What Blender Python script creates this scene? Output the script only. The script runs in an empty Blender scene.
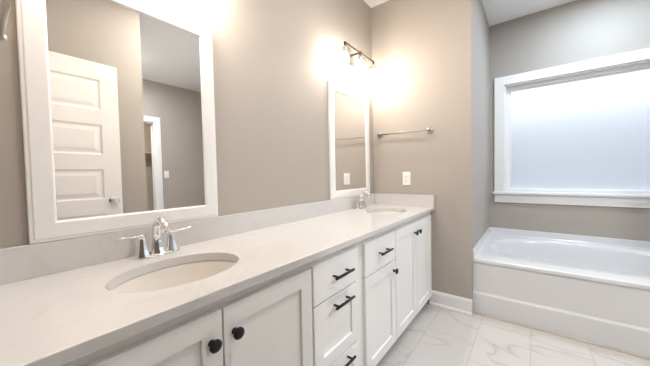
import bpy, bmesh, math, random
from mathutils import Vector, Matrix, Quaternion
PI = math.pi
S = bpy.context.scene
COL = S.collection

# ------------------------------------------------------------------ camera
def make_camera():
    yaw, pit, rol, f = -0.656079, -0.0332097, -0.0200990, 268.7772
    fw = Vector((math.sin(yaw)*math.cos(pit), math.cos(yaw)*math.cos(pit), math.sin(pit)))
    rt = Vector((math.cos(yaw), -math.sin(yaw), 0)); up = rt.cross(fw)
    r2 = rt*math.cos(rol) + up*math.sin(rol); u2 = up*math.cos(rol) - rt*math.sin(rol)
    cd = bpy.data.cameras.new('camera'); cd.sensor_fit = 'HORIZONTAL'; cd.sensor_width = 36
    cd.lens = 36*f/650; cd.clip_start = 0.01
    co = bpy.data.objects.new('camera', cd); COL.objects.link(co)
    m = Matrix((r2, u2, -fw)).transposed().to_4x4(); m.translation = Vector((1.2315, -2.3826, 1.1461))
    co.matrix_world = m
    S.camera = co
make_camera()

# ------------------------------------------------------------------ world, exposure, lamps
SKY = 2.2
BULB = 135.0
FAR_FILL, ENTRY_FILL, TUB, CLOSET_FILL = 28.0, 14.5, 17.0, 26.0     # ceiling lamps, watts; all but the tub lamp are added fill
w = bpy.data.worlds.new('world'); S.world = w; w.use_nodes = True
nt = w.node_tree; nt.nodes.clear()
o_ = nt.nodes.new('ShaderNodeOutputWorld'); b_ = nt.nodes.new('ShaderNodeBackground')
tc = nt.nodes.new('ShaderNodeTexCoord'); sx = nt.nodes.new('ShaderNodeSeparateXYZ'); cr = nt.nodes.new('ShaderNodeValToRGB')
cr.color_ramp.elements[0].position = 0.0; cr.color_ramp.elements[0].color = (.80, .84, .90, 1)
cr.color_ramp.elements[1].position = .55; cr.color_ramp.elements[1].color = (.82, .89, 1.0, 1)
nt.links.new(tc.outputs['Generated'], sx.inputs[0]); nt.links.new(sx.outputs['Z'], cr.inputs[0])
nt.links.new(cr.outputs[0], b_.inputs['Color']); b_.inputs['Strength'].default_value = SKY
nt.links.new(b_.outputs[0], o_.inputs[0])
vs = S.view_settings
S.display_settings.display_device = 'sRGB'
vs.view_transform = 'Standard'; vs.look = 'None'; vs.gamma = 1; vs.use_curve_mapping = False
vs.exposure = 0.37

def ceiling_lamp_light(loc, power, size=.3, color=(.93, .97, 1)):
    l = bpy.data.lights.new('ceiling_lamp_light', 'AREA'); l.shape = 'DISK'; l.size = size; l.energy = power; l.color = color
    o = bpy.data.objects.new('ceiling_lamp_light', l); COL.objects.link(o); o.location = loc
    return o

# ------------------------------------------------------------------ materials
def mat(name, col, rough=.5, metal=0, spec=.5, **kw):
    m = bpy.data.materials.new(name); m.use_nodes = True
    b = m.node_tree.nodes['Principled BSDF']
    b.inputs['Base Color'].default_value = (*col, 1); b.inputs['Roughness'].default_value = rough
    b.inputs['Metallic'].default_value = metal; b.inputs['Specular IOR Level'].default_value = spec
    for k, v in kw.items(): b.inputs[k].default_value = v
    return m
def bump(m, scale, strength, dist=.002, detail=3):
    t = m.node_tree; b = t.nodes['Principled BSDF']
    c = t.nodes.new('ShaderNodeTexCoord'); n = t.nodes.new('ShaderNodeTexNoise'); u = t.nodes.new('ShaderNodeBump')
    n.inputs['Scale'].default_value = scale; n.inputs['Detail'].default_value = detail
    u.inputs['Strength'].default_value = strength; u.inputs['Distance'].default_value = dist
    t.links.new(c.outputs['Object'], n.inputs['Vector']); t.links.new(n.outputs[0], u.inputs['Height']); t.links.new(u.outputs[0], b.inputs['Normal'])
    return m
WALLC = (.414, .380, .341)
M_wall = bump(mat('wall_paint', WALLC, .6, spec=.3), 220, .12, .001)
M_ceil = bump(mat('ceiling_paint', (.93, .93, .93), .8, spec=.2), 160, .15, .001)
M_trim = mat('trim_paint', (.82, .82, .82), .35)
M_cab = mat('cabinet_paint', (.88, .878, .875), .38)
M_cabin = mat('cabinet_interior', (.6, .55, .48), .6)
M_tub = mat('tub_acrylic', (.69, .70, .715), .16)
M_sink = mat('sink_china', (.79, .76, .72), .12)
M_black = mat('black_metal', (.012, .012, .013), .38, .3)
M_chrome = mat('chrome', (.86, .86, .87), .07, 1)
M_nickel = mat('brushed_nickel', (.54, .51, .48), .3, 1)
M_bronze = mat('dark_bronze', (.055, .045, .04), .4, .8)
M_plastic = mat('white_plastic', (.86, .85, .83), .3)
M_dark = mat('slot_dark', (.03, .03, .03), .6)
M_mirror = mat('mirror_silver', (.93, .935, .93), 0.0, 1)
M_door = mat('door_paint', (.85, .845, .835), .35)
M_shoe = mat('caulk', (.44, .41, .38), .5)
M_ground = mat('yard_ground', (.16, .15, .12), .9)
M_added_fence = mat('added_fence', (.13, .13, .13), .8)  # dark tone of the added fence that blocks sky from the pane
M_shelf = mat('shelf_paint', (.62, .55, .46), .5)
M_carpet = bump(mat('carpet', (.22, .20, .18), .95), 500, .6, .004)

def quartz():
    m = mat('quartz', (.84, .80, .75), .16)
    t = m.node_tree; b = t.nodes['Principled BSDF']
    c = t.nodes.new('ShaderNodeTexCoord'); n = t.nodes.new('ShaderNodeTexNoise'); n.inputs['Scale'].default_value = 2.3
    n.inputs['Detail'].default_value = 4; n.inputs['Distortion'].default_value = 1.6
    a = t.nodes.new('ShaderNodeMath'); a.operation = 'SUBTRACT'; a.inputs[1].default_value = .52
    ab = t.nodes.new('ShaderNodeMath'); ab.operation = 'ABSOLUTE'
    r = t.nodes.new('ShaderNodeValToRGB'); r.color_ramp.elements[0].color = (.585, .575, .565, 1); r.color_ramp.elements[1].color = (.615, .61, .605, 1)
    r.color_ramp.elements[1].position = .018
    t.links.new(c.outputs['Object'], n.inputs['Vector']); t.links.new(n.outputs[0], a.inputs[0]); t.links.new(a.outputs[0], ab.inputs[0])
    t.links.new(ab.outputs[0], r.inputs[0]); t.links.new(r.outputs[0], b.inputs['Base Color'])
    return m
M_quartz = quartz()

def marble_tile():
    m = mat('marble_tile', (.8, .8, .8), .22)
    t = m.node_tree; b = t.nodes['Principled BSDF']; N = t.nodes.new; L = t.links.new
    c = N('ShaderNodeTexCoord'); sp = N('ShaderNodeSeparateXYZ'); L(c.outputs['Object'], sp.inputs[0])
    ax = N('ShaderNodeMath'); ax.operation = 'ADD'; ax.inputs[1].default_value = -.63 + 30*.3
    ay = N('ShaderNodeMath'); ay.operation = 'ADD'; ay.inputs[1].default_value = .1 + 60*.6
    L(sp.outputs['X'], ax.inputs[0]); L(sp.outputs['Y'], ay.inputs[0])
    cb = N('ShaderNodeCombineXYZ'); L(ay.outputs[0], cb.inputs['X']); L(ax.outputs[0], cb.inputs['Y'])
    br = N('ShaderNodeTexBrick'); br.offset = .5; br.offset_frequency = 2
    br.inputs['Scale'].default_value = 1; br.inputs['Brick Width'].default_value = .6; br.inputs['Row Height'].default_value = .3
    br.inputs['Mortar Size'].default_value = .0022; br.inputs['Mortar Smooth'].default_value = .1
    br.inputs['Color1'].default_value = (0, 0, 0, 1); br.inputs['Color2'].default_value = (1, 1, 1, 1); br.inputs['Bias'].default_value = 0
    L(cb.outputs[0], br.inputs['Vector'])
    # per-tile shift of the veining
    ad = N('ShaderNodeVectorMath'); ad.operation = 'MULTIPLY_ADD'; ad.inputs[1].default_value = (3.7, 5.1, 9.3)
    L(br.outputs['Color'], ad.inputs[0]); L(c.outputs['Object'], ad.inputs[2])
    mp = N('ShaderNodeMapping'); mp.inputs['Rotation'].default_value = (0, 0, .7); mp.inputs['Scale'].default_value = (1.0, 2.3, 1)
    L(ad.outputs[0], mp.inputs['Vector'])
    n = N('ShaderNodeTexNoise'); n.inputs['Scale'].default_value = 1.0; n.inputs['Detail'].default_value = 4; n.inputs['Distortion'].default_value = .7
    L(mp.outputs[0], n.inputs['Vector'])
    s1 = N('ShaderNodeMath'); s1.operation = 'SUBTRACT'; s1.inputs[1].default_value = .5; L(n.outputs[0], s1.inputs[0])
    s2 = N('ShaderNodeMath'); s2.operation = 'ABSOLUTE'; L(s1.outputs[0], s2.inputs[0])
    r = N('ShaderNodeValToRGB'); e = r.color_ramp.elements
    e[0].color = (.43, .41, .395, 1); e[0].position = 0; e[1].color = (.575, .55, .53, 1); e[1].position = .03
    k = e.new(.008); k.color = (.535, .51, .49, 1)
    L(s2.outputs[0], r.inputs[0])
    mx = N('ShaderNodeMix'); mx.data_type = 'RGBA'; mx.inputs['B'].default_value = (.44, .415, .39, 1)
    L(br.outputs['Fac'], mx.inputs['Factor']); L(r.outputs[0], mx.inputs['A']); L(mx.outputs['Result'], b.inputs['Base Color'])
    return m
M_floor = marble_tile()

def frosted():
    m = bpy.data.materials.new('frosted_glass'); m.use_nodes = True; t = m.node_tree; t.nodes.clear(); N = t.nodes.new; L = t.links.new
    o = N('ShaderNodeOutputMaterial'); tr = N('ShaderNodeBsdfTranslucent'); rf = N('ShaderNodeBsdfRefraction'); gl = N('ShaderNodeBsdfGlossy')
    tr.inputs['Color'].default_value = (.93, .96, 1, 1); rf.inputs['Color'].default_value = (.95, .97, 1, 1)
    rf.inputs['Roughness'].default_value = .72; rf.inputs['IOR'].default_value = 1.25
    gl.inputs['Roughness'].default_value = .35
    m1 = N('ShaderNodeMixShader'); m1.inputs[0].default_value = .36; m2 = N('ShaderNodeMixShader'); m2.inputs[0].default_value = .04
    c = N('ShaderNodeTexCoord'); v = N('ShaderNodeTexVoronoi'); v.inputs['Scale'].default_value = 130; bp = N('ShaderNodeBump'); bp.inputs['Strength'].default_value = .3; bp.inputs['Distance'].default_value = .01
    L(c.outputs['Object'], v.inputs['Vector']); L(v.outputs['Distance'], bp.inputs['Height'])
    L(bp.outputs[0], rf.inputs['Normal']); L(bp.outputs[0], gl.inputs['Normal'])
    L(tr.outputs[0], m1.inputs[1]); L(rf.outputs[0], m1.inputs[2]); L(m1.outputs[0], m2.inputs[1]); L(gl.outputs[0], m2.inputs[2]); L(m2.outputs[0], o.inputs[0])
    return m
M_frost = frosted()
def clear_glass():
    m = bpy.data.materials.new('clear_glass'); m.use_nodes = True; t = m.node_tree; t.nodes.clear(); N = t.nodes.new; L = t.links.new
    o = N('ShaderNodeOutputMaterial'); tr = N('ShaderNodeBsdfTransparent'); gl = N('ShaderNodeBsdfGlossy'); gl.inputs['Roughness'].default_value = .03
    lw = N('ShaderNodeLayerWeight'); lw.inputs['Blend'].default_value = .06; mx = N('ShaderNodeMixShader')
    tr.inputs['Color'].default_value = (.97, .97, .97, 1)
    L(lw.outputs['Fresnel'], mx.inputs[0]); L(tr.outputs[0], mx.inputs[1]); L(gl.outputs[0], mx.inputs[2]); L(mx.outputs[0], o.inputs[0])
    return m
M_glass = clear_glass()
def emit(name, col, s):
    m = bpy.data.materials.new(name); m.use_nodes = True; t = m.node_tree; t.nodes.clear()
    o = t.nodes.new('ShaderNodeOutputMaterial'); e = t.nodes.new('ShaderNodeEmission'); e.inputs[0].default_value = (*col, 1); e.inputs[1].default_value = s
    t.links.new(e.outputs[0], o.inputs[0]); return m
M_bulb = emit('bulb_glow', (1, .865, .74), BULB)
M_diffuser = emit('lamp_diffuser', (1, .97, .94), 8)

# ------------------------------------------------------------------ mesh helpers
class MB:
    def __init__(s): s.v = []; s.f = []; s.sm = []
    def add(s, vs, fs, smooth=False):
        n = len(s.v); s.v += [tuple(v) for v in vs]
        for f in fs: s.f.append([i+n for i in f]); s.sm.append(smooth)
        return s
    def box(s, x0, x1, y0, y1, z0, z1):
        x0, x1 = sorted((x0, x1)); y0, y1 = sorted((y0, y1)); z0, z1 = sorted((z0, z1))
        v = [(x, y, z) for x in (x0, x1) for y in (y0, y1) for z in (z0, z1)]
        return s.add(v, [(0, 1, 3, 2), (4, 6, 7, 5), (0, 4, 5, 1), (2, 3, 7, 6), (0, 2, 6, 4), (1, 5, 7, 3)])
    def loft(s, rings, caps=(True, True), smooth=True, closed=True):
        n = len(rings[0]); vs = [p for r in rings for p in r]; fs = []
        for i in range(len(rings)-1):
            for j in range(n if closed else n-1):
                k = (j+1) % n
                fs.append((i*n+j, i*n+k, (i+1)*n+k, (i+1)*n+j))
        s.add(vs, fs, smooth); b = len(s.v)-len(vs)
        if caps[0]: s.f.append([b+j for j in reversed(range(n))]); s.sm.append(False)
        if caps[1]: s.f.append([b+(len(rings)-1)*n+j for j in range(n)]); s.sm.append(False)
        return s
    def lathe(s, prof, origin=(0, 0, 0), axis=(0, 0, 1), seg=32, smooth=True, caps=(True, True)):
        q = Vector((0, 0, 1)).rotation_difference(Vector(axis)); O = Vector(origin)
        rings = [[O + q @ Vector((r*math.cos(2*PI*j/seg), r*math.sin(2*PI*j/seg), h)) for j in range(seg)] for r, h in prof]
        return s.loft(rings, caps, smooth)
    def tube(s, pts, rad, seg=16, smooth=True, flat=1.0):
        pts = [Vector(p) for p in pts]; rad = rad if hasattr(rad, '__len__') else [rad]*len(pts)
        rings = []; up = None
        for i, p in enumerate(pts):
            t = (pts[min(i+1, len(pts)-1)] - pts[max(i-1, 0)]).normalized()
            if up is None: up = Vector((0, 0, 1)) if abs(t.z) < .9 else Vector((1, 0, 0))
            a = t.cross(up).normalized(); up = a.cross(t).normalized()
            rings.append([p + (a*math.cos(2*PI*j/seg) + up*math.sin(2*PI*j/seg)*flat)*rad[i] for j in range(seg)])
        return s.loft(rings, (True, True), smooth)
    def build(s, name, m, parent=None, bevel=0, seg=2, label=None, smooth_all=False):
        me = bpy.data.meshes.new(name); me.from_pydata(s.v, [], s.f)
        bm = bmesh.new(); bm.from_mesh(me); bmesh.ops.recalc_face_normals(bm, faces=bm.faces); bm.to_mesh(me); bm.free()
        me.polygons.foreach_set('use_smooth', [bool(x) or smooth_all for x in s.sm]); me.update()
        me.materials.append(m)
        o = bpy.data.objects.new(name, me); COL.objects.link(o)
        if parent:
            o.parent = parent
        if bevel:
            b = o.modifiers.new('bevel', 'BEVEL'); b.width = bevel; b.segments = seg; b.limit_method = 'ANGLE'; b.angle_limit = .6
        if label: o['label'] = label
        return o
def thing(name, label, cat, loc=(0, 0, 0), group=None):
    o = bpy.data.objects.new(name, None); COL.objects.link(o); o.location = loc; o.empty_display_size = .1
    o['label'] = label; o['category'] = cat
    if group: o['group'] = group
    return o
def struct_empty(name, label, cat):
    o = thing(name, label, cat); o['kind'] = 'structure'; return o
def struct(name, mb, m, label, cat, bevel=0):
    o = mb.build(name, m, None, bevel); o['kind'] = 'structure'; o['label'] = label; o['category'] = cat; return o
def copy_tree(o, parent=None):
    c = o.copy(); COL.objects.link(c)
    if parent: c.parent = parent
    for ch in list(o.children): copy_tree(ch, c)
    return c

# ------------------------------------------------------------------ dimensions
ZC = 2.732            # ceiling
XT = .8536            # right end of the towel wall
YW = 1.1243           # window wall
YL = -2.386           # wall with the entry door (camera stands in its doorway)
XB = 1.64             # wall behind the open door
YB = -1.412            # its corner
XG = 3.75             # far wall
ZK = .8447            # worktop
T = .12

# ------------------------------------------------------------------ shell
struct('wall_left', MB().box(-T, 0, YL-T, T, 0, ZC), M_wall, 'beige painted wall behind the long vanity and mirrors', 'wall')
struct('wall_front', MB().box(0, XT, 0, T, 0, ZC).box(XT-T, XT, T, YW, 0, ZC), M_wall, 'beige painted wall with the towel bar beside the bathtub alcove', 'wall')
WX0, WX1, WZ0, WZ1 = .995, 2.235, .915, 2.06       # window opening
wb = MB()
wb.box(XT-T, WX0, YW, YW+.16, 0, ZC).box(WX1, XG+T, YW, YW+.16, 0, ZC).box(WX0, WX1, YW, YW+.16, 0, WZ0-.01).box(WX0, WX1, YW, YW+.16, WZ1, ZC)
struct('wall_back', wb, M_wall, 'grey beige wall around the frosted window above the bathtub', 'wall')
DX0, DX1, DZ = .70, 1.505, 2.07                    # entry doorway in the near wall
nb = MB().box(0, DX0, YL-T, YL, 0, ZC).box(DX1, XB, YL-T, YL, 0, ZC).box(DX0, DX1, YL-T, YL, DZ, ZC)
struct('wall_near', nb, M_wall, 'beige wall with the entry doorway at the near end of the vanity', 'wall')
struct('wall_right', MB().box(XB, XB+T, YL-T, YB, 0, ZC).box(XB+T, XG, YB-T, YB, 0, ZC), M_wall, 'beige wall behind the open white door, seen in the near mirror', 'wall')
CY0, CY1, CZ = -1.31, -.54, 2.06                   # closet doorway in the far wall
fb = MB().box(XG, XG+T, YB-T, CY0, 0, ZC).box(XG, XG+T, CY1, YW, 0, ZC).box(XG, XG+T, CY0, CY1, CZ, ZC)
struct('wall_far', fb, M_wall, 'grey wall with a white cased doorway, seen in the near mirror', 'wall')
struct('wall_tub', MB().box(2.382, 2.50, .03, YW, 0, ZC), M_wall, 'short wall closing the right end of the bathtub alcove', 'wall')
fl = MB().box(-T, XG+T, YL-1.3, YW+.16, -.1, 0)
struct('floor', fl, M_floor, 'white marble tile floor with grey veins and thin grout lines', 'floor')
struct('ceiling', MB().box(-T, XG+1.9, YL-1.3, YW+.16, ZC, ZC+.1), M_ceil, 'plain white painted ceiling', 'ceiling')
# hall behind the entry doorway and closet behind the far doorway
struct('wall_hall', MB().box(-T, XB+T, YL-1.3, YL-1.2, 0, ZC).box(-T, 0, YL-1.2, YL-T, 0, ZC).box(XB, XB+T, YL-1.2, YL-T, 0, ZC), M_wall, 'hall walls beyond the entry doorway', 'wall')
struct('wall_closet', MB().box(5.45, 5.55, -1.9, .3, 0, ZC).box(XG+T, 5.45, -1.9, -1.8, 0, ZC).box(XG+T, 5.45, .2, .3, 0, ZC), M_wall, 'closet wall beyond the far doorway', 'wall')
struct('floor_closet', MB().box(XG+T, 5.45, -1.8, .2, -.1, 0), M_carpet, 'dark carpet on the closet floor beyond the far doorway', 'floor')

def base_prof(mb, axis, fixed, sgn, a0, a1, h=.12, t=.014):
    """baseboard against the plane axis=fixed, standing out by sgn*t, running a0..a1 along the other axis, with a shoe"""
    prof = [(0, 0), (t+.012, 0), (t+.012, .008), (t+.006, .016), (t, .02), (t, h-.02), (t-.004, h-.008), (t-.009, h), (0, h)]
    def P(d, a, z): return (fixed+sgn*d, a, z) if axis == 'x' else (a, fixed+sgn*d, z)
    mb.loft([[P(d, a0, z) for d, z in prof], [P(d, a1, z) for d, z in prof]], smooth=False)
    return mb
struct('baseboard_front', base_prof(MB(), 'y', 0, -1, .53, XT+.006), M_trim, 'white baseboard at the foot of the towel bar wall', 'baseboard')
struct('baseboard_right', base_prof(base_prof(MB(), 'x', XB, -1, YL, YB), 'y', YB, 1, XB, XG), M_trim, 'white baseboard behind the open door', 'baseboard')
struct('baseboard_far', base_prof(base_prof(MB(), 'x', XG, -1, -.45, YW), 'x', XG, -1, YB+.03, -1.40), M_trim, 'white baseboard at the foot of the far grey wall', 'baseboard')
struct('baseboard_closet', base_prof(MB(), 'x', 5.45, -1, -1.8, .2), M_trim, 'white baseboard at the back of the closet', 'baseboard')

# doorway casings
def casing(mb, axis, pl, sgn, a0, a1, top, wd=.085, t=.018):
    def B(u0, u1, z0, z1):
        if axis == 'x': mb.box(pl, pl+sgn*t, u0, u1, z0, z1)
        else: mb.box(u0, u1, pl, pl+sgn*t, z0, z1)
    B(a0-wd, a0, 0, top+wd); B(a1, a1+wd, 0, top+wd); B(a0, a1, top, top+wd)
    return mb
tf = casing(MB(), 'x', XG, -1, CY0, CY1, CZ)
tf.box(XG, XG+T, CY0, CY0+.018, 0, CZ-.018).box(XG, XG+T, CY1-.018, CY1, 0, CZ-.018).box(XG, XG+T, CY0, CY1, CZ-.018, CZ)
struct('trim_1', tf, M_trim, 'white casing around the far closet doorway', 'trim', .002)
te = MB().box(DX0, DX0+.015, YL-T, YL, 0, DZ-.015).box(DX1-.015, DX1, YL-T, YL, 0, DZ-.015).box(DX0, DX1, YL-T, YL, DZ-.015, DZ)
struct('trim_2', te, M_trim, 'white jamb lining the entry doorway', 'trim', .002)

# ------------------------------------------------------------------ window
win = struct_empty('window_1', 'wide frosted window with white frame above the bathtub', 'window')
cs = MB(); cw = .09
cs.box(WX0-cw, WX0, YW-.02, YW, WZ0, WZ1+cw).box(WX1, WX1+cw, YW-.02, YW, WZ0, WZ1+cw).box(WX0, WX1, YW-.02, YW, WZ1, WZ1+cw)
cs.build('window_casing', M_trim, win, .002)
MB().box(WX0-cw-.015, WX1+cw+.015, YW-.045, YW+.09, WZ0-.022, WZ0).build('window_stool', M_trim, win, .003)
MB().box(WX0-cw, WX1+cw, YW-.018, YW, .80, WZ0-.022).build('window_apron', M_trim, win, .002)
jb = MB(); yd = YW+.09
jb.box(WX0, WX0+.012, YW, YW+.16, WZ0, WZ1).box(WX1-.012, WX1, YW, YW+.16, WZ0, WZ1).box(WX0, WX1, YW, YW+.16, WZ1-.012, WZ1).box(WX0, WX1, yd, YW+.16, WZ0, WZ0+.012)
jb.build('window_jamb', M_trim, win)
sa = MB()
x0, x1, z0, z1 = WX0+.012, WX1-.012, WZ0, WZ1-.012; sw = .032
sa.box(x0, x0+sw, yd-.03, yd+.03, z0, z1).box(x1-sw, x1, yd-.03, yd+.03, z0, z1).box(x0+sw, x1-sw, yd-.03, yd+.03, z1-sw, z1).box(x0+sw, x1-sw, yd-.03, yd+.03, z0, z0+.03)
sa.box(x0+sw, x0+sw+.012, yd-.012, yd+.012, z0+.03, z1-sw).box(x1-sw-.012, x1-sw, yd-.012, yd+.012, z0+.03, z1-sw).box(x0+sw, x1-sw, yd-.012, yd+.012, z1-sw-.012, z1-sw)
sa.build('window_sash', M_trim, win, .002)
pn = MB(); pn.add([(x0+sw, yd+.002, z0+.03), (x1-sw, yd+.002, z0+.03), (x1-sw, yd+.002, z1-sw), (x0+sw, yd+.002, z1-sw)], [(0, 1, 2, 3)])
pn.build('window_pane', M_frost, win)
# outside: yard, and an unseen fence added to darken the lower frosted pane
struct('ground', MB().box(-14, 18, YW+.3, 40, -.5, -.4), M_ground, 'yard ground outside the window', 'ground')
fn = MB()
for i in range(60):
    x = -5+i*.205; fn.box(x, x+.2, 4.2, 4.225, -.4, 2.36)
struct('wall_added_fence', fn, M_added_fence, 'unseen board fence added outside the window to darken the lower pane', 'fence')

# ------------------------------------------------------------------ entry door leaf, open against the wall
def door_leaf():
    W_, H_, TH = .765, 2.038, .035
    root = struct_empty('door_1', 'open white five-panel door, seen in the near mirror', 'door')
    mb = MB(); st = .115; rails = [.273]+[.115]*4+[.13]; h = .235
    def face(sx):
        f = sx*TH/2
        zs = 0; y0, y1 = st, W_-st
        # stiles
        def quad(a, b, c, d): mb.add([a, b, c, d], [(0, 1, 2, 3)])
        quad((f, 0, 0), (f, st, 0), (f, st, H_), (f, 0, H_)); quad((f, y1, 0), (f, W_, 0), (f, W_, H_), (f, y1, H_))
        z = 0
        for i, r in enumerate(rails):
            quad((f, y0, z), (f, y1, z), (f, y1, z+r), (f, y0, z+r)); z += r
            if i < 5:
                rings = []
                for ins, dep in ((0, 0), (.012, .0065), (.024, .0065), (.05, .002)):
                    g = f - sx*dep
                    rings.append([(g, y0+ins, z+ins), (g, y1-ins, z+ins), (g, y1-ins, z+h-ins), (g, y0+ins, z+h-ins)])
                mb.loft(rings, (False, True), False); z += h
    face(1); face(-1)
    a = TH/2
    for q in (((-a, 0, 0), (a, 0, 0), (a, 0, H_), (-a, 0, H_)), ((-a, W_, 0), (a, W_, 0), (a, W_, H_), (-a, W_, H_)), ((-a, 0, 0), (a, 0, 0), (a, W_, 0), (-a, W_, 0)), ((-a, 0, H_), (a, 0, H_), (a, W_, H_), (-a, W_, H_))):
        mb.add(q, [(0, 1, 2, 3)])
    mb.build('door_leaf', M_door, root)
    for sx in (1, -1):
        k = MB().lathe([(.032, 0), (.032, .004), (.028, .009), (.012, .012), (.010, .030), (.018, .036), (.027, .046), (.028, .054), (.022, .064), (.008, .068)], (sx*a, W_-.062, .955), (sx, 0, 0), 28)
        kn = k.build('door_knob', M_chrome, root, label='round shiny door knob')
    hg = MB()
    for z in (.2, 1.0, 1.8):
        hg.tube([(-a-.006, -.004, z), (-a-.006, -.004, z+.09)], .006, 12)
    hg.build('hinge', M_nickel, root)
    return root
d = door_leaf()
d.location = (1.468+.0175, -2.408, .012); d.rotation_euler = (0, 0, -math.atan2(.024, .765))

# ------------------------------------------------------------------ vanity cabinets
def shaker(y0, y1, z0, z1, xf, flat=False, rail=.058, th=.02, dep=.009):
    mb = MB(); xb = xf-th
    out = lambda x, i=0: [(x, y0+i, z0+i), (x, y1-i, z0+i), (x, y1-i, z1-i), (x, y0+i, z1-i)]
    e = .0015
    rings = [out(xb), out(xf-e), out(xf, e)]
    if not flat: rings += [out(xf, rail), out(xf-dep, rail+.002)]
    mb.loft(rings, (True, True), False)
    return mb
def knob(parent, y, z, xf):
    MB().lathe([(.0095, 0), (.0095, .003), (.006, .006), (.006, .013), (.011, .016), (.0165, .019), (.0172, .023), (.0150, .0265), (.006, .0285)], (xf, y, z), (1, 0, 0), 24).build('knob', M_black, parent, label='round black cabinet knob')
def pull(parent, yc, z, xf, ln=.14):
    mb = MB(); yc += .014
    for s in (-1, 1): mb.tube([(xf, yc+s*.048, z), (xf+.03, yc+s*.048, z)], .0048, 12)
    mb.tube([(xf+.03, yc-ln/2, z), (xf+.03, yc+ln/2, z)], .006, 14)
    mb.build('bar_pull', M_black, parent, label='black bar pull')
XF = .56; FB = .085; ZT = ZK-.031; ZD0, ZD1 = .09, .783
def cabinet(label, y0, y1, openings, stiles, mids):
    root = thing('vanity_cabinet', label, 'cabinet', (0, 0, 0), 'vanity base cabinets')
    c = MB(); th = .016
    c.box(.004, .52, y0, y0+th, FB, ZT).box(.004, .52, y1-th, y1, FB, ZT).box(.004, .52, y0+th, y1-th, FB, FB+th).box(.004, .012, y0+th, y1-th, FB+th, ZT)
    c.build('carcass', M_cab, root)
    MB().box(.44, .46, y0, y1, 0.001, FB).box(.02, .44, y0, y0+.018, 0.001, FB).box(.02, .44, y1-.018, y1, 0.001, FB).build('toe_kick', M_cab, root)
    f = MB()
    for a, b in stiles: f.box(.52, .54, a, b, FB, ZT)
    f.box(.52, .5399, y0, y1, ZT-.045, ZT).box(.52, .5399, y0, y1, FB, FB+.035)
    for a, b, z in mids: f.box(.52, .5399, a, b, z-.02, z+.02)
    f.build('face_frame', M_cab, root)
    for kind, a, b, za, zb, kn in openings:
        o = shaker(a, b, za, zb, XF, kind == 'slab').build('door' if kind == 'door' else 'drawer', M_cab, root)
        if kind == 'door': knob(o, kn[0], kn[1], XF)
        else: pull(o, (a+b)/2, kn, XF)
    return root
yA, yB, yC = YL+.003, -1.2265, -.004
cabinet('white vanity cabinet with two doors and three stacked drawers, under the near sink', yA, yB,
        [('door', -2.357, -1.985, ZD0, ZD1, (-2.018, .704)), ('door', -1.981, -1.608, ZD0, ZD1, (-1.948, .704)),
         ('slab', -1.597, -1.262, .626, .787, .709), ('drawer', -1.597, -1.262, .334, .620, .583), ('drawer', -1.597, -1.262, ZD0, .328, .302)],
        [(yA, -2.335), (-1.63, -1.575), (-1.2875, yB)], [(-1.6, -1.25, .623), (-1.6, -1.25, .331)])
cabinet('white vanity cabinet with one drawer over a door beside two doors, under the far sink', yB, yC,
        [('slab', -1.187, -.805, .610, .787, .702), ('door', -1.187, -.805, ZD0, .604, (-.838, .545)),
         ('door', -.797, -.427, ZD0, ZD1, (-.462, .709)), ('door', -.422, -.052, ZD0, ZD1, (-.388, .709))],
        [(yB, -1.167), (-.825, -.775), (-.075, yC)], [(-1.18, -.81, .607)])

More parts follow.
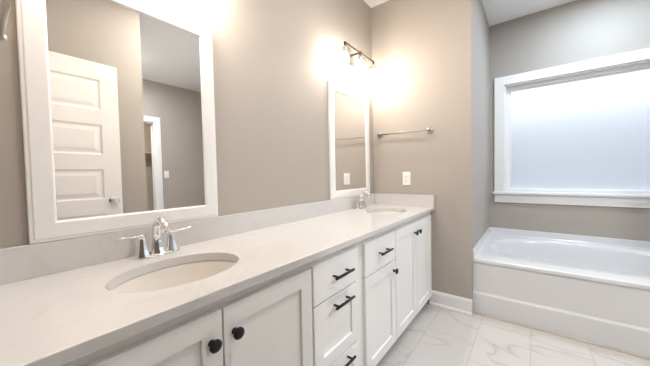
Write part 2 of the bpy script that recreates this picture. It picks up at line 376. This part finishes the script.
# ------------------------------------------------------------------ worktop with two sink cut-outs
SA, SB = .150, .195          # cut-out half axes in x and y
SINKS = [(.318, -1.982), (.312, -.395)]
XE = .575
def worktop():
    root = thing('countertop', 'long white quartz countertop with backsplash and two oval sinks', 'countertop', (0, 0, 0))
    th = .03; zb_ = ZK-th; e = .003
    mb = MB(); N = 96
    y_lo, y_hi = YL+.001, -.001; xw = .001
    cuts = [(cy-.26, cy+.26, cx, cy) for cx, cy in SINKS]
    def tb(quads_xy, z, x_edge):
        for q in quads_xy: mb.add([(x, y, z) for x, y in q], [tuple(range(len(q)))])
    # plain stretches
    ys = [y_lo, cuts[0][0], cuts[0][1], cuts[1][0], cuts[1][1], y_hi]
    for z, xe in ((ZK, XE-e), (zb_, XE-e)):
        for a, b in ((ys[0], ys[1]), (ys[2], ys[3]), (ys[4], ys[5])):
            mb.add([(xw, a, z), (xe, a, z), (xe, b, z), (xw, b, z)], [(0, 1, 2, 3)])
        for a, b, cx, cy in cuts:
            el = []; re = []
            corners = [math.atan2(yy-cy, xx-cx) for xx in (xw, xe) for yy in (a, b)]
            angs = [2*PI*i/N for i in range(N)]
            for c in corners:
                c %= 2*PI; i = min(range(N), key=lambda j: abs((angs[j]-c+PI) % (2*PI)-PI)); angs[i] = c
            for t in angs:
                dx, dy = math.cos(t), math.sin(t)
                r = 1/math.sqrt((dx/SA)**2+(dy/SB)**2); el.append((cx+dx*r, cy+dy*r, z))
                k = min([((xe-cx) if dx > 0 else (xw-cx))/dx if abs(dx) > 1e-9 else 9, ((b-cy) if dy > 0 else (a-cy))/dy if abs(dy) > 1e-9 else 9])
                re.append((cx+dx*k, cy+dy*k, z))
            mb.loft([re, el], (False, False), False)
    for a, b, cx, cy in cuts:   # cut-out walls
        ring = lambda g, z: [(cx+(SA+g)*math.cos(2*PI*i/N), cy+(SB+g)*math.sin(2*PI*i/N), z) for i in range(N)]
        mb.loft([ring(0.0, ZK), ring(-.0006, ZK-.002), ring(0, zb_)], (False, False), True)
    # front edge, eased
    pr = [(XE-e, ZK), (XE-.0008, ZK-.0008), (XE, ZK-e), (XE, zb_+e), (XE-e, zb_)]
    mb.loft([[(x, y_lo, z) for x, z in pr], [(x, y_hi, z) for x, z in pr]], (False, False), False, closed=False)
    for y in (y_lo, y_hi): mb.add([(xw, y, zb_), (XE-e, y, zb_), (XE, y, zb_+e), (XE, y, ZK-e), (XE-e, y, ZK), (xw, y, ZK)], [tuple(range(6))])
    mb.add([(xw, y_lo, zb_), (xw, y_hi, zb_), (xw, y_hi, ZK), (xw, y_lo, ZK)], [(0, 1, 2, 3)])
    mb.build('slab', M_quartz, root)
    sp = MB().box(.001, .021, y_lo, y_hi, ZK, .948)
    sp.build('backsplash', M_quartz, root, .0015)
    MB().box(.0215, XE-.002, y_hi-.02, y_hi, ZK, .948).build('side_splash', M_quartz, root, .0015)
    MB().box(.0215, XE-.002, y_lo, y_lo+.013, ZK, .948).build('side_splash', M_quartz, root, .0015)
worktop()

def sink():
    root = thing('sink', 'oval white undermount sink nearest the camera, below the mirror reflecting the door', 'sink', (*SINKS[0], ZK-.031), 'undermount sinks')
    mb = MB(); N = 64
    def ring(s, g, z): return [((SA*s+g)*math.cos(2*PI*i/N), (SB*s+g)*math.sin(2*PI*i/N), z) for i in range(N)]
    inner = [ring(1, .022, 0), ring(1, .004, 0), ring(1, .001, -.004), ring(.985, 0, -.03), ring(.95, 0, -.07), ring(.88, 0, -.105), ring(.76, 0, -.128), ring(.55, 0, -.141), ring(.3, 0, -.147), ring(0, .022, -.149)]
    outer = [ring(0, .022, -.156), ring(.32, 0, -.155), ring(.6, 0, -.149), ring(.82, 0, -.135), ring(.94, 0, -.112), ring(1.0, 0, -.075), ring(1.02, .004, -.03), ring(1, .022, -.012), ring(1, .022, 0)]
    mb.loft(inner, (False, False), True); mb.loft(outer, (False, False), True)
    mb.build('basin', M_sink, root)
    MB().lathe([(.0225, -.149), (.0225, -.147), (.016, -.1455), (.012, -.1465)], seg=24).build('drain', M_chrome, root, label='round chrome drain')
    return root
s1 = sink()
s2 = copy_tree(s1); s2.location = (*SINKS[1], ZK-.031); s2['label'] = 'oval white undermount sink by the towel bar wall, below the corner mirror'

def faucet():
    root = thing('faucet', 'chrome two-handle arched faucet at the near sink, below the mirror reflecting the door', 'faucet', (.078, -1.962, ZK), 'chrome faucets')
    N = 40
    def ov(a, b, z): return [(a*math.cos(2*PI*i/N), b*math.sin(2*PI*i/N), z) for i in range(N)]
    MB().loft([ov(.030, .083, 0.0002), ov(.030, .083, .005), ov(.026, .079, .010), ov(.020, .070, .0125)]).build('base_plate', M_chrome, root)
    sp = MB()
    sp.lathe([(.028, .008), (.026, .014), (.0205, .030), (.0175, .052), (.0165, .07)], seg=8, smooth=False)
    path = [(0, 0, .06)]; rr = [.0165]
    path += [(0, 0, .092)]; rr += [.0158]
    R = .042
    for i in range(1, 15):
        a = PI - i*(PI*.86)/14
        path.append((R+R*math.cos(a), 0, .098+R*1.0*math.sin(a))); rr.append(.0156-.0016*i/14)
    l = Vector(path[-1]); path.append(tuple(l+Vector((.006, 0, -.014)))); rr.append(.0150)
    sp.tube(path, rr, 20)
    sp.build('spout', M_chrome, root)
    for s in (-1, 1):
        h = MB()
        h.lathe([(.026, .008), (.0245, .014), (.0195, .030), (.0155, .050), (.0125, .072), (.0125, .074)], (0, s*.051, 0), seg=8, smooth=False)
        hb = h.build('handle_post', M_chrome, root)
        lv = MB().lathe([(.0120, .074), (.0128, .078), (.0115, .085), (.004, .089)], (0, s*.051, 0), seg=20)
        pts = [(0, s*.047, .081), (.002, s*.064, .083), (.005, s*.082, .0835), (.008, s*.100, .086), (.010, s*.117, .089), (.011, s*.128, .0895)]
        lv.tube(pts, [.0065, .0068, .0058, .0055, .0060, .0032], 14, flat=.62)
        lv.build('lever', M_chrome, hb)
    MB().tube([(-.019, 0, .012), (-.019, 0, .055)], .0022, 10).lathe([(.004, .055), (.0048, .060), (.003, .064)], (-.019, 0, 0), seg=14).build('lift_rod', M_chrome, root)
    return root
f1 = faucet()
f2 = copy_tree(f1); f2.location = (.075, -.385, ZK); f2['label'] = 'chrome two-handle arched faucet at the far sink, below the corner mirror'

# ------------------------------------------------------------------ mirrors
def mirror(yc):
    root = thing('wall_mirror', 'wide-looking white-framed mirror above the near sink, reflecting the open door', 'mirror', (0.0015, yc, .9485), 'white framed vanity mirrors')
    hw, H_, fw = .3127, .905, .064
    mb = MB()
    o = lambda x, i: [(x, -hw+i, i), (x, hw-i, i), (x, hw-i, H_-i), (x, -hw+i, H_-i)]
    rings = [o(.0, 0), o(.013, 0), o(.0155, .002), o(.0155, .009), o(.018, .0115), o(.0185, .014), o(.0185, fw-.007), o(.0165, fw-.003), o(.010, fw)]
    mb.loft(rings, (False, False), False)
    mb.build('frame', M_trim, root, .0012)
    MB().box(.003, .0105, -hw+fw-.006, hw-fw+.006, fw-.006, H_-fw+.006).build('mirror_glass', M_mirror, root)
    return root
m1 = mirror(-1.977)
m2 = copy_tree(m1); m2.location.y = -.416; m2['label'] = 'white-framed mirror in the corner above the far sink, reflecting the towel bar'

# ------------------------------------------------------------------ vanity lights
def vanity_light(yc):
    root = thing('vanity_light', 'three-bulb vanity light with clear glass shades above the far mirror', 'light', (.0015, yc, 2.13), 'three-bulb vanity lights')
    MB().box(0, .018, -.06, .06, -.085, .035).build('backplate', M_nickel, root, .004)
    MB().tube([(.016, 0, .004), (.09, 0, .004), (.112, 0, .001)], .008, 14).build('arm', M_bronze, root)
    xb = .115
    MB().tube([(xb, -.238, 0), (xb, .238, 0)], .0065, 14).lathe([(.011, -.012), (.013, -.006), (.013, .006), (.011, .012)], (xb, 0, 0), (0, 1, 0), 18).build('crossbar', M_bronze, root)
    for y in (-.228, 0, .228):
        MB().tube([(xb, y, .006), (xb, y, -.032)], .0085, 14).build('stem', M_bronze, root)
        s = MB().lathe([(.010, -.024), (.020, -.034), (.022, -.040), (.022, -.072), (.019, -.076)], (xb, y, 0), seg=24)
        sk = s.build('socket', M_nickel, root)
        g = MB().lathe([(.024, -.045), (.040, -.052), (.046, -.062), (.047, -.17), (.0485, -.175)], (xb, y, 0), seg=36, caps=(False, False))
        g.build('glass_shade', M_glass, sk)
        b = MB().lathe([(.012, -.074), (.013, -.082), (.020, -.094), (.027, -.108), (.030, -.122), (.028, -.136), (.020, -.148), (.008, -.153)], (xb, y, 0), seg=24)
        b.build('bulb', M_bulb, sk, label='glowing warm white bulb')
    return root
v1 = vanity_light(-.424)
v2 = copy_tree(v1); v2.location.y = -1.9805; v2['label'] = 'three-bulb vanity light above the near mirror, just out of frame'

# ------------------------------------------------------------------ towel bars, wall plates
def towel_bar(y_wall_sgn, ln, proj_):
    root = thing('towel_bar', 'satin nickel towel bar on the beige wall above the outlet', 'towel bar', (0, 0, 0), 'satin nickel towel bars')
    for x in (0, ln):
        MB().lathe([(.027, 0), (.027, .005), (.022, .011), (.011, .016), (.0095, .03), (.0095, proj_-.008), (.0125, proj_-.006), (.0125, proj_+.009), (.008, proj_+.013)], (x, 0, 0), (0, y_wall_sgn, 0), 26).build('post', M_nickel, root)
    MB().tube([(-.012, y_wall_sgn*proj_, 0), (ln+.004, y_wall_sgn*proj_, 0)], .0075, 16).build('bar', M_nickel, root)
    return root
tb = towel_bar(-1, .465, .06); tb.location = (.078, -.001, 1.502)
tb2 = towel_bar(1, .36, .05); tb2.location = (.21, YL+.001, 1.49); tb2['label'] = 'satin nickel towel bar at the upper left edge, beside the near mirror'

def wall_plate(name, label, cat):
    """plate facing -y with its back on y=0"""
    root = thing(name, label, cat)
    mb = MB(); a, b = .0365, .0605
    o = lambda y, i: [(-a+i, y, -b+i), (a-i, y, -b+i), (a-i, y, b-i), (-a+i, y, b-i)]
    mb.loft([o(0, 0), o(-.003, 0), o(-.006, .004)], (True, True), False); mb.build('cover_plate', M_plastic, root)
    return root
ot = wall_plate('wall_outlet', 'white double outlet on the beige wall below the towel bar', 'outlet'); ot.location = (.333, -.001, 1.09)
for z in (-.0195, .0195):
    N = 28
    r = lambda y, s: [(.0155*s*math.cos(2*PI*i/N), y, z + max(-.0125, min(.0125, .0165*math.sin(2*PI*i/N)))*s) for i in range(N)]
    rc = MB().loft([r(-.005, 1), r(-.0078, 1), r(-.0085, .93)], smooth=False).build('receptacle', M_plastic, ot)
    MB().box(-.0085, -.0060, -.0092, -.008, z-.002, z+.0075).box(.0055, .0075, -.0092, -.008, z-.002, z+.0065).lathe([(.0025, .008), (.0025, .0092)], (-.0005, 0, z-.0075), (0, -1, 0), 12).build('slot', M_dark, rc)
MB().lathe([(.003, .005), (.003, .0068)], (0, 0, 0), (0, -1, 0), 14).build('screw', M_plastic, ot)
sw_ = wall_plate('light_switch', 'white light switch on the grey wall beside the far doorway', 'switch')
MB().box(-.0165, .0165, -.0085, -.005, -.033, .033).build('rocker', M_plastic, sw_, .001)
sw_.rotation_euler = (0, 0, -PI/2); sw_.location = (XG-.001, -.385, 1.195)

# ------------------------------------------------------------------ bathtub
def bathtub():
    x0, x1, y0, y1 = XT+.001, 2.381, .036, YW-.001
    zr = .447
    root = thing('bathtub', 'white built-in bathtub with a plain apron under the frosted window', 'bathtub', (0, 0, 0))
    ap = MB()
    pr = [(.10, zr), (.012, zr), (.005, zr-.002), (.0015, zr-.006), (0, zr-.012), (0, zr-.026), (.003, zr-.032), (.008, zr-.036), (.010, zr-.042), (.012, .180), (.008, .172), (.001, .166), (-.001, .158), (-.001, .0), (.10, 0)]
    ap.loft([[(x0, y0+d_, z) for d_, z in pr], [(x1, y0+d_, z) for d_, z in pr]], (True, True), False)
    ap.build('apron', M_tub, root)
    # deck and bowl
    bw = MB(); N = 96
    cx, cy = (x0+x1)/2, .60
    def ring(ax, ay, z, n=2.6, ox=0, oy=0):
        r = []
        for i in range(N):
            t = 2*PI*i/N; c, s = math.cos(t), math.sin(t)
            r.append((cx+ox+ax*math.copysign(abs(c)**(2/n), c), cy+oy+ay*math.copysign(abs(s)**(2/n), s), z))
        return r
    def rect():
        r = []
        xa, xb, ya, yb = x0, x1, y0+.10, y1
        inner = ring(.685, .405, zr, 2.6, 0, .02)
        for px, py, _ in inner:
            dx, dy = px-cx, py-(cy)
            k = min([((xb-cx) if dx > 0 else (xa-cx))/dx if abs(dx) > 1e-9 else 99, ((yb-cy) if dy > 0 else (ya-cy))/dy if abs(dy) > 1e-9 else 99])
            r.append([cx+dx*k, cy+dy*k, zr])
        for xx in (xa, xb):
            for yy in (ya, yb):
                j = min(range(N), key=lambda q: (r[q][0]-xx)**2+(r[q][1]-yy)**2); r[j] = [xx, yy, zr]
        return [tuple(q) for q in r]
    rings = [rect(), ring(.685, .405, zr, 2.6, 0, .02), ring(.680, .400, zr-.002, 2.6, 0, .02), ring(.673, .393, zr-.009, 2.6, 0, .02), ring(.660, .382, zr-.04, 2.6, 0, .02), ring(.625, .362, zr-.16, 2.7, .005, .02), ring(.585, .335, zr-.28, 2.8, .015, .02), ring(.55, .31, zr-.33, 2.8, .02, .02), ring(.48, .26, zr-.355, 2.8, .02, .02), ring(.25, .12, zr-.362, 2.6, .02, .02)]
    bw.loft(rings, (False, True), True)
    ob = bw.build('bowl', M_tub, root)
    fl_ = MB(); hf = .512
    def strip(pts): fl_.loft(pts, (True, True), False)
    pq = [(0, zr), (.020, zr), (.013, zr+.008), (.010, zr+.03), (.008, hf-.004), (.005, hf), (0, hf)]
    strip([[(x0, y1-d_, z) for d_, z in pq], [(x1, y1-d_, z) for d_, z in pq]])
    strip([[(x0+d_, y0+.004, z) for d_, z in pq], [(x0+d_, y1, z) for d_, z in pq]])
    strip([[(x1-d_, y0+.004, z) for d_, z in pq], [(x1-d_, y1, z) for d_, z in pq]])
    fl_.build('wall_flange', M_tub, root)
    MB().lathe([(.035, 0), (.035, .003), (.022, .006), (.006, .007)], (2.05, .62, zr-.362), (0, 0, 1), 24).build('drain', M_chrome, root, label='round chrome drain')
    sh = MB(); ps = [(0, 0), (-.012, 0), (-.011, .006), (-.006, .011), (0, .013)]
    sh.loft([[(x0, y0-.001+d_, z+.0005) for d_, z in ps], [(x1, y0-.001+d_, z+.0005) for d_, z in ps]], smooth=False)
    sh.build('caulk_bead', M_shoe, root, label='beige bead along the floor')
bathtub()

# ------------------------------------------------------------------ closet shelf seen through the far doorway
cl = thing('closet_shelf', 'shelf and hanging rod in the closet beyond the far doorway', 'shelf', (0, 0, 0))
MB().box(5.2, 5.448, -1.798, .198, 1.66, 1.68).build('shelf_board', M_shelf, cl)
MB().box(5.43, 5.449, -1.798, .198, 1.57, 1.66).build('cleat', M_shelf, cl)
MB().tube([(5.26, -1.798, 1.60), (5.26, .198, 1.60)], .016, 14).build('hanging_rod', M_nickel, cl)

# ------------------------------------------------------------------ ceiling lights: tub light and unseen added fill
def downlight(x, y, power, label, color=(.95, .975, 1)):
    root = thing('ceiling_light', label, 'light', (x, y, ZC), 'flush ceiling lights')
    MB().lathe([(.115, -.0005), (.115, -.012), (.100, -.018), (.088, -.014)], seg=36, caps=(True, False)).build('trim_ring', M_trim, root)
    MB().lathe([(.088, -.0140), (.06, -.0142), (.01, -.0144)], seg=36, caps=(False, True)).build('diffuser', M_diffuser, root)
    ceiling_lamp_light((x, y, ZC-.025), power, .18, color)
downlight(2.95, -1.2, FAR_FILL, 'unseen round fill light added to the ceiling in the open part of the room')  # unseen lamp, added as neutral fill for the room
downlight(1.2, -1.15, ENTRY_FILL, 'unseen round fill light added to the ceiling before the vanity', (1, .945, .87))  # unseen lamp, added to lift the cabinet fronts and vanity wall
downlight(1.75, .50, TUB, 'round flush ceiling light above the bathtub', (.66, .82, 1))
downlight(4.15, -.8, CLOSET_FILL, 'unseen round fill light added to brighten the closet', (1, .86, .72))  # unseen lamp, added so the closet does not render black
